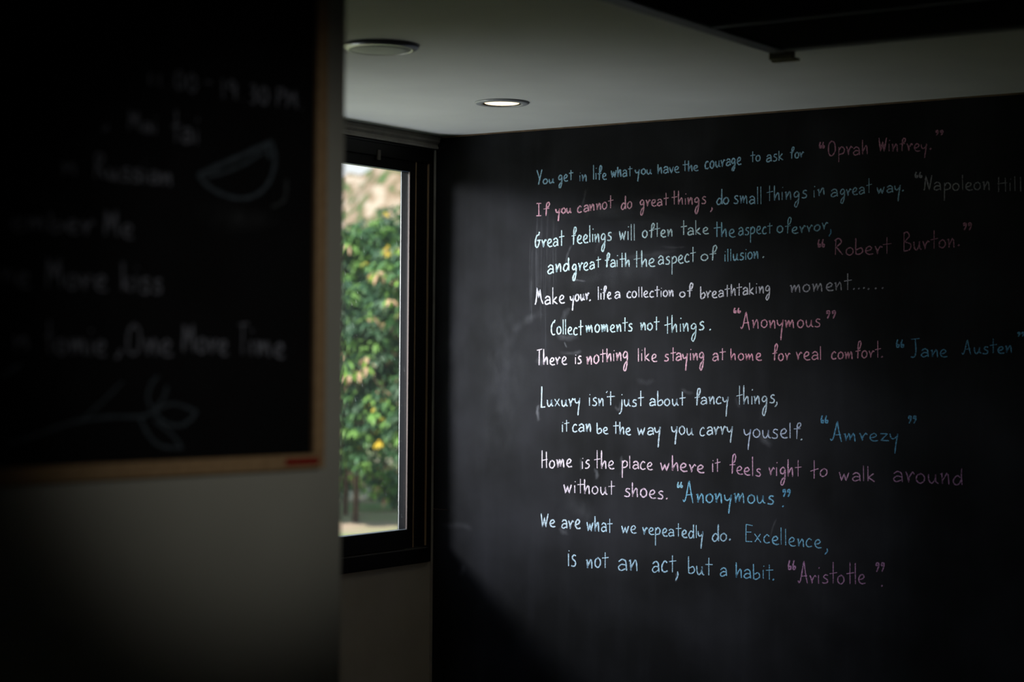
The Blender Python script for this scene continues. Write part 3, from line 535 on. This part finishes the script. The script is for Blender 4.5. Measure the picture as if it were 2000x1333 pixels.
board_text([('ne', 0, 56, 552, 560, 28, 40, 10), ('\u00b5ore', 90, 206, 562, 568, 28, 62, 10), ('kiss', 238, 314, 568, 574, 28, 56, 10)], 'fifth blurred line')
board_text([('n', 26, 56, 682, 684, 26, 40, 10), ('tomie', 86, 206, 690, 694, 28, 62, 10), (',', 222, 242, 686, 686, 16, 16, 20), ('One', 248, 336, 694, 694, 30, 60, 10), ('\u00b5ore', 356, 444, 688, 692, 28, 54, 10), ('Time', 464, 554, 692, 700, 28, 62, 10)], 'lowest and brightest blurred line')
W_ = Writer(BP, BN); gc = (.10, .125, .155)
def ds(pts, wd=6, c=gc): W_.stroke(smooth_line([(x, y, 0) for x, y in pts], 5), wd, c)
ds([(387, 342), (430, 322), (480, 300), (530, 276)], 9); ds([(530, 276), (537, 310), (528, 350), (505, 378), (470, 388), (430, 378), (402, 360), (387, 342)], 7); ds([(400, 346), (440, 336), (480, 318), (515, 296)], 6); ds([(500, 290), (520, 286), (526, 310)], 8)
ds([(560, 350), (555, 390), (530, 405)], 5, (.08, .09, .1)); W_.build('chalk_drawing', M['chalk'], bb_, 'chalk drawing of a fruit wedge')
W_ = Writer(BP, BN)
ds([(10, 870), (70, 850), (140, 826), (210, 815), (270, 814), (300, 806)]); ds([(160, 820), (200, 785), (240, 745)], 4)
ds([(296, 800), (288, 775), (296, 750), (308, 735)], 5); ds([(300, 800), (318, 780), (326, 755)], 5); ds([(300, 804), (325, 792), (345, 790), (383, 803)], 5); ds([(300, 804), (320, 825), (350, 832), (372, 820), (383, 803)], 6)
ds([(272, 815), (290, 850), (315, 872), (355, 876)], 6); ds([(300, 822), (325, 840), (345, 860), (355, 876)], 5); ds([(0, 740), (20, 725), (40, 712)], 8, (.12, .14, .17))
W_.build('chalk_drawing', M['chalk'], bb_, 'chalk drawing of a leafy branch')
W_ = Writer(BP, BN); W_.stroke([(380, 430), (430, 425), (490, 430), (545, 410)], 70, (.3, .32, .36), .10, True); W_.stroke([(180, 340), (260, 355), (340, 350)], 30, (.3, .3, .34), .12, True)
o = W_.build('chalk_dust_smears', M['dust'], bb_); o['kind'] = 'stuff'

# ---------------------------------------------------------------- ceiling fittings
cx, cy, r = SMALL
t = tag(empty('ceiling_downlight', (cx, cy, CZ)), 'small lit downlight glowing warm in the ceiling near the chalk wall corner', 'ceiling light')
smooth(obj('trim_ring', lathe([(.0735, .002), (.090, 0), (.0905, -.003), (.084, -.0065), (.072, -.008), (.064, -.006), (.062, 0.0), (.0635, .004), (.0735, .004)]), M['ring'], t))
smooth(obj('lip', lathe([(.0635, -.0055), (.0605, -.005), (.0595, .002), (.0625, .002)], close=True), M['bronze'], t))
smooth(obj('reflector', lathe([(.0615, -.001), (.060, .006), (.052, .040), (.030, .075), (.001, .080)]), M['gold'], t))
smooth(obj('bulb', lathe([(.0592, .0005), (.056, -.0035), (.035, -.0045), (.001, -.005)]), M['lit'], t))
l = light('downlight_lamp', 'SPOT', (cx, cy, CZ - .012), (cx, cy, 0), 2, (1.0, .78, .5), spot_size=R(100), spot_blend=.8, shadow_soft_size=.04)
cx, cy, r = BIG
t = tag(empty('ceiling_downlight', (cx, cy, CZ)), 'larger unlit round ceiling light with steel rim, cut by the grey wall edge', 'ceiling light')
smooth(obj('trim_ring', lathe([(.097, .002), (.1035, 0), (.104, -.003), (.100, -.008), (.092, -.0122), (.0855, -.0135), (.083, -.012), (.083, -.002)]), M['steel'], t))
smooth(obj('diffuser', lathe([(.0835, -.009), (.082, -.0122), (.06, -.0145), (.03, -.0155), (.001, -.016)]), M['frost'], t))

AX0, AX1, AY0, AY1, AZ = 2.082, 3.05, -2.34, -1.340, 2.40
t = tag(empty('ceiling_air_unit', (AX0, AY1, CZ)), 'dark square ceiling air conditioner with slatted grille, top right of photo', 'air conditioner')
def lb(name, b, m_, bev=.001, par=t): return obj(name, boxes((b[0] - AX0, b[1] - AX0, b[2] - AY1, b[3] - AY1, b[4] - CZ, b[5] - CZ)), m_, par, bev)
lb('housing', (AX0 + .02, AX1 - .02, AY0 + .02, AY1 - .02, 2.425, 2.45), M['unit'])
for b in [(AX0, AX0 + .05, AY0, AY1, AZ, 2.43), (AX1 - .05, AX1, AY0, AY1, AZ, 2.43), (AX0 + .05, AX1 - .05, AY1 - .045, AY1, AZ, 2.43), (AX0 + .05, AX1 - .05, AY0, AY0 + .045, AZ, 2.43)]:
    lb('frame_bar', b, M['unit_light'], .004)
lb('cross_bar', (AX0 + .05, AX1 - .05, -1.765, -1.745, AZ - .001, 2.42), M['unit_light'], .002)
lb('grille_backing', (AX0 + .05, AX1 - .05, AY0 + .045, AY1 - .045, 2.415, 2.424), M['unit'])
sl0 = None
for k in range(60):
    y = AY1 - .052 - k * .0148
    if y < AY0 + .055: break
    if abs(y + 1.755) < .016: continue
    if sl0 is None:
        sl0 = obj('slat', boxes((.052, AX1 - AX0 - .052, -.005, .005, .0, .002)), M['unit'], t); s_ = sl0
    else: s_ = sl0.copy(); C.objects.link(s_)
    s_.location = (0, y - AY1, AZ + .006 - CZ); s_.rotation_euler = (R(30), 0, 0)
bmc = bmesh.new(); box(bmc, -.004, .064, .0, .018, -.012, .010); box(bmc, -.004, .070, .014, .034, -.016, -.009)
o = obj('latch', bmc, M['clip'], t, .002); o.location = (0.0, -.004, AZ - .004 - CZ); o['label'] = 'small olive latch at the corner'

# ---------------------------------------------------------------- outdoors
GZ = -.15
struct('ground', boxes((-90, -.121, -60, 110, GZ - .3, GZ)), M['ground'])
def grid_mesh(name, x0, x1, y0, y1, nx, ny, fn, m_):
    vs = []; fs = []
    for j in range(ny + 1):
        for i in range(nx + 1):
            x = x0 + (x1 - x0) * i / nx; y = y0 + (y1 - y0) * j / ny; vs.append((x, y, fn(x, y)))
    for j in range(ny):
        for i in range(nx): a = j * (nx + 1) + i; fs.append((a, a + 1, a + nx + 2, a + nx + 1))
    me = bpy.data.meshes.new(name); me.from_pydata(vs, [], fs); me.materials.append(m_)
    o = bpy.data.objects.new(name, me); C.objects.link(o); return o
dirO = Vector((-.618, .786, 0)); perp = Vector((.786, .618, 0))
QH = (CAM + ray(690, 700) * 54).dot(perp)
def hill_h(x, y):
    d = Vector((x, y, 0)).dot(dirO); q = Vector((x, y, 0)).dot(perp)
    s = min(1, max(0, (d - 34) / 20)); s = s * s * (3 - 2 * s)
    return GZ - .2 + s * (7.7 + .8 * max(-4, min(1.5, q - QH)) + 1.2 * noise.noise(Vector((x * .08, y * .08, 1)))) + s * 1.1 * abs(noise.noise(Vector((x * .35, y * .35, 5)))) * 2
o = grid_mesh('rocky_hill', -95, 35, 5, 110, 200, 160, hill_h, M['hill']); o['kind'] = 'structure'

GREENS = [(.045, .11, .055), (.065, .15, .075), (.10, .22, .08), (.18, .34, .09), (.09, .16, .10)]
def foliage(name, centre, radii, n, seed, parent, leaf=.12, bright=1.0, flush=.12, leaves=10, low=.14):
    g = np.random.default_rng(seed); V = []; Fc = []; T = []
    nb = 26; lobes = []
    for _ in range(nb):
        d = g.normal(size=3); d /= np.linalg.norm(d); lobes.append((np.array(centre) + d * np.array(radii) * g.uniform(.35, .8), g.uniform(.28, .5) * min(radii)))
    for i in range(n):
        c0, lr = lobes[g.integers(nb)]; d = g.normal(size=3); d /= np.linalg.norm(d); d[2] = abs(d[2]) if g.random() < .6 else d[2]
        c = c0 + d * lr * g.uniform(.75, 1.05)
        if c[2] < low: continue
        kind = g.random()
        if kind < flush: base = np.array((.28, .50, .09)); tip = np.array((.80, .52, .36))
        elif kind < flush + .03: base = np.array((.75, .52, .05)); tip = np.array((.9, .7, .12))
        else:
            base = np.array(GREENS[g.integers(5)]) * g.uniform(.75, 1.35); tip = base * 1.25
        base *= bright * 1.3
        a0 = g.uniform(0, 6.28); flushy = kind < flush; sz = leaf * g.uniform(.75, 1.15) * (1.15 if flushy else (.6 if kind < flush + .03 else 1))
        for k in range(leaves):
            a = a0 + 2.4 * k; el = g.uniform(-.9, .5) if not flushy else g.uniform(-1.0, .1)
            out = np.array((math.cos(a), math.sin(a), 0)); h = np.array((0, 0, 1.0)); side = np.array((-math.sin(a), math.cos(a), 0)) * sz * .16
            p0 = c; p1 = c + (out * math.cos(el) + h * (math.sin(el) + .35)) * sz * .35; p2 = c + (out * math.cos(el) + h * math.sin(el)) * sz * .72; p3 = c + (out * math.cos(el) * .95 + h * (math.sin(el) - .28)) * sz
            b = len(V); V += [p0, p1 - side, p1 + side, p2 - side, p2 + side, p3]; Fc += [(b, b + 2, b + 1), (b + 1, b + 2, b + 4, b + 3), (b + 3, b + 4, b + 5)]
            cc = tip if (flushy and k < 6) or (not flushy and k % 3 == 0) else base
            T += [(*cc, 1)] * 6
    me = bpy.data.meshes.new(name); me.from_pydata([tuple(v) for v in V], [], Fc); me.materials.append(M['leaf'])
    at_ = me.color_attributes.new('tint', 'FLOAT_COLOR', 'POINT'); at_.data.foreach_set('color', np.array(T, dtype=np.float32).ravel())
    o = bpy.data.objects.new(name, me); C.objects.link(o); o.parent = parent; o['kind'] = 'stuff'; return o
def tube(bm, pts, rad, seg=9):
    rows = []
    for i, p in enumerate(pts):
        p = Vector(p); d = (Vector(pts[min(i + 1, len(pts) - 1)]) - Vector(pts[max(i - 1, 0)])).normalized(); q = d.to_track_quat('Z', 'Y'); r_ = rad[i]
        rows.append([bm.verts.new(p + q @ Vector((r_ * math.cos(6.2832 * k / seg), r_ * math.sin(6.2832 * k / seg), 0))) for k in range(seg)])
    for a, b in zip(rows, rows[1:]):
        for k in range(seg): bm.faces.new((a[k], a[(k + 1) % seg], b[(k + 1) % seg], b[k]))
    bm.faces.new(rows[0]); bm.faces.new(rows[-1])
def tree(px, dist, label, cz, radii, n, seed, tr=.028, flush=.12, bright=1.0, leaf=.12):
    p = CAM + (ray(px, 700) * dist); p.z = GZ
    t = tag(empty('mango_tree', p), label, 'tree', 'trees outside the window')
    bm = bmesh.new(); tube(bm, [(0, 0, -.05), (.01, 0, .4), (.0, .02, .9), (.03, .0, cz)], [tr * 1.25, tr, tr * .9, tr * .6]); obj('trunk', bm, M['bark'], t)
    g = random.Random(seed)
    for k in range(6):
        a = k * 1.05 + g.random(); h = g.uniform(.7, 1.2); bm = bmesh.new()
        tube(bm, [(.01, 0, h), (math.cos(a) * radii[0] * .3, math.sin(a) * radii[1] * .3, h + .4), (math.cos(a) * radii[0] * .6, math.sin(a) * radii[1] * .6, cz + g.uniform(-.2, .6))], [tr * .6, tr * .4, tr * .15], 6); obj('branch', bm, M['bark'], t)
    foliage('foliage', (0, 0, cz), radii, n, seed, t, leaf, bright, flush); return t
tree(697, 20.0, 'young mango tree with thin trunk and peach-tipped shoots, nearest behind the window glass', 1.45, (.95, .95, 1.2), 2200, 3, .032, .05)
tree(677, 20.9, 'thin-trunked tree just left of the nearest one behind the glass', 1.75, (1.0, 1.0, 1.45), 2200, 5, .03, .035)
tree(748, 23.0, 'taller dark green tree filling the middle of the window view', 2.05, (1.35, 1.35, 1.75), 3000, 8, .05, .02, 1.0)
tree(800, 19.2, 'leafy tree with yellow-green shoots at the right edge of the glass', 1.7, (.8, .8, 1.3), 1700, 12, .03, .09)
tree(390, 21.5, 'tree left of the window view, behind the grey partition', 1.8, (1.1, 1.1, 1.5), 1500, 21, .04, .06)
tree(1190, 21.5, 'tree right of the window view, behind the chalk wall', 1.8, (1.2, 1.2, 1.5), 1500, 22, .04, .06)
# scrub on the slope
for i, (px, d_, s_, lab) in enumerate([(697, 51, .8, 'low green bush at the foot of the rocky slope, left in the window'), (785, 47, .6, 'low green bush at the foot of the rocky slope, right in the window'), (672, 50, 1.0, 'bush high on the rocky slope beside the sky, left in the window')]):
    p = CAM + ray(px, 700) * d_; p.z = hill_h(p.x, p.y)
    b = tag(empty('slope_bush', p), lab, 'bush', 'bushes on the slope')
    bm = bmesh.new(); tube(bm, [(0, 0, -.2), (.05, 0, .6), (0, 0, 1.1)], [.06, .05, .03]); obj('stem', bm, M['bark'], b)
    f_ = foliage('foliage', (0, 0, 1.0 * s_), (1.0 * s_, 1.0 * s_, .8 * s_), 500, 40 + i, b, .2, 1.0, .03)

for i, (px, d_, lab) in enumerate([(672, 22.6, 'bright low shrub on the ground beyond the trunks, left in the glass'), (728, 23.2, 'bright low shrub on the ground beyond the trunks, middle of the glass'), (772, 21.6, 'bright low shrub on the ground at the right edge of the glass')]):
    p = CAM + ray(px, 700) * d_; p.z = GZ
    b = tag(empty('low_shrub', p), lab, 'shrub', 'shrubs on the ground outside')
    bm = bmesh.new(); tube(bm, [(0, 0, -.05), (.02, 0, .15), (0, 0, .3)], [.02, .015, .01]); obj('stem', bm, M['bark'], b)
    foliage('foliage', (0, 0, .30), (.30, .30, .24), 120, 60 + i, b, .10, 1.7, .10, low=.02)
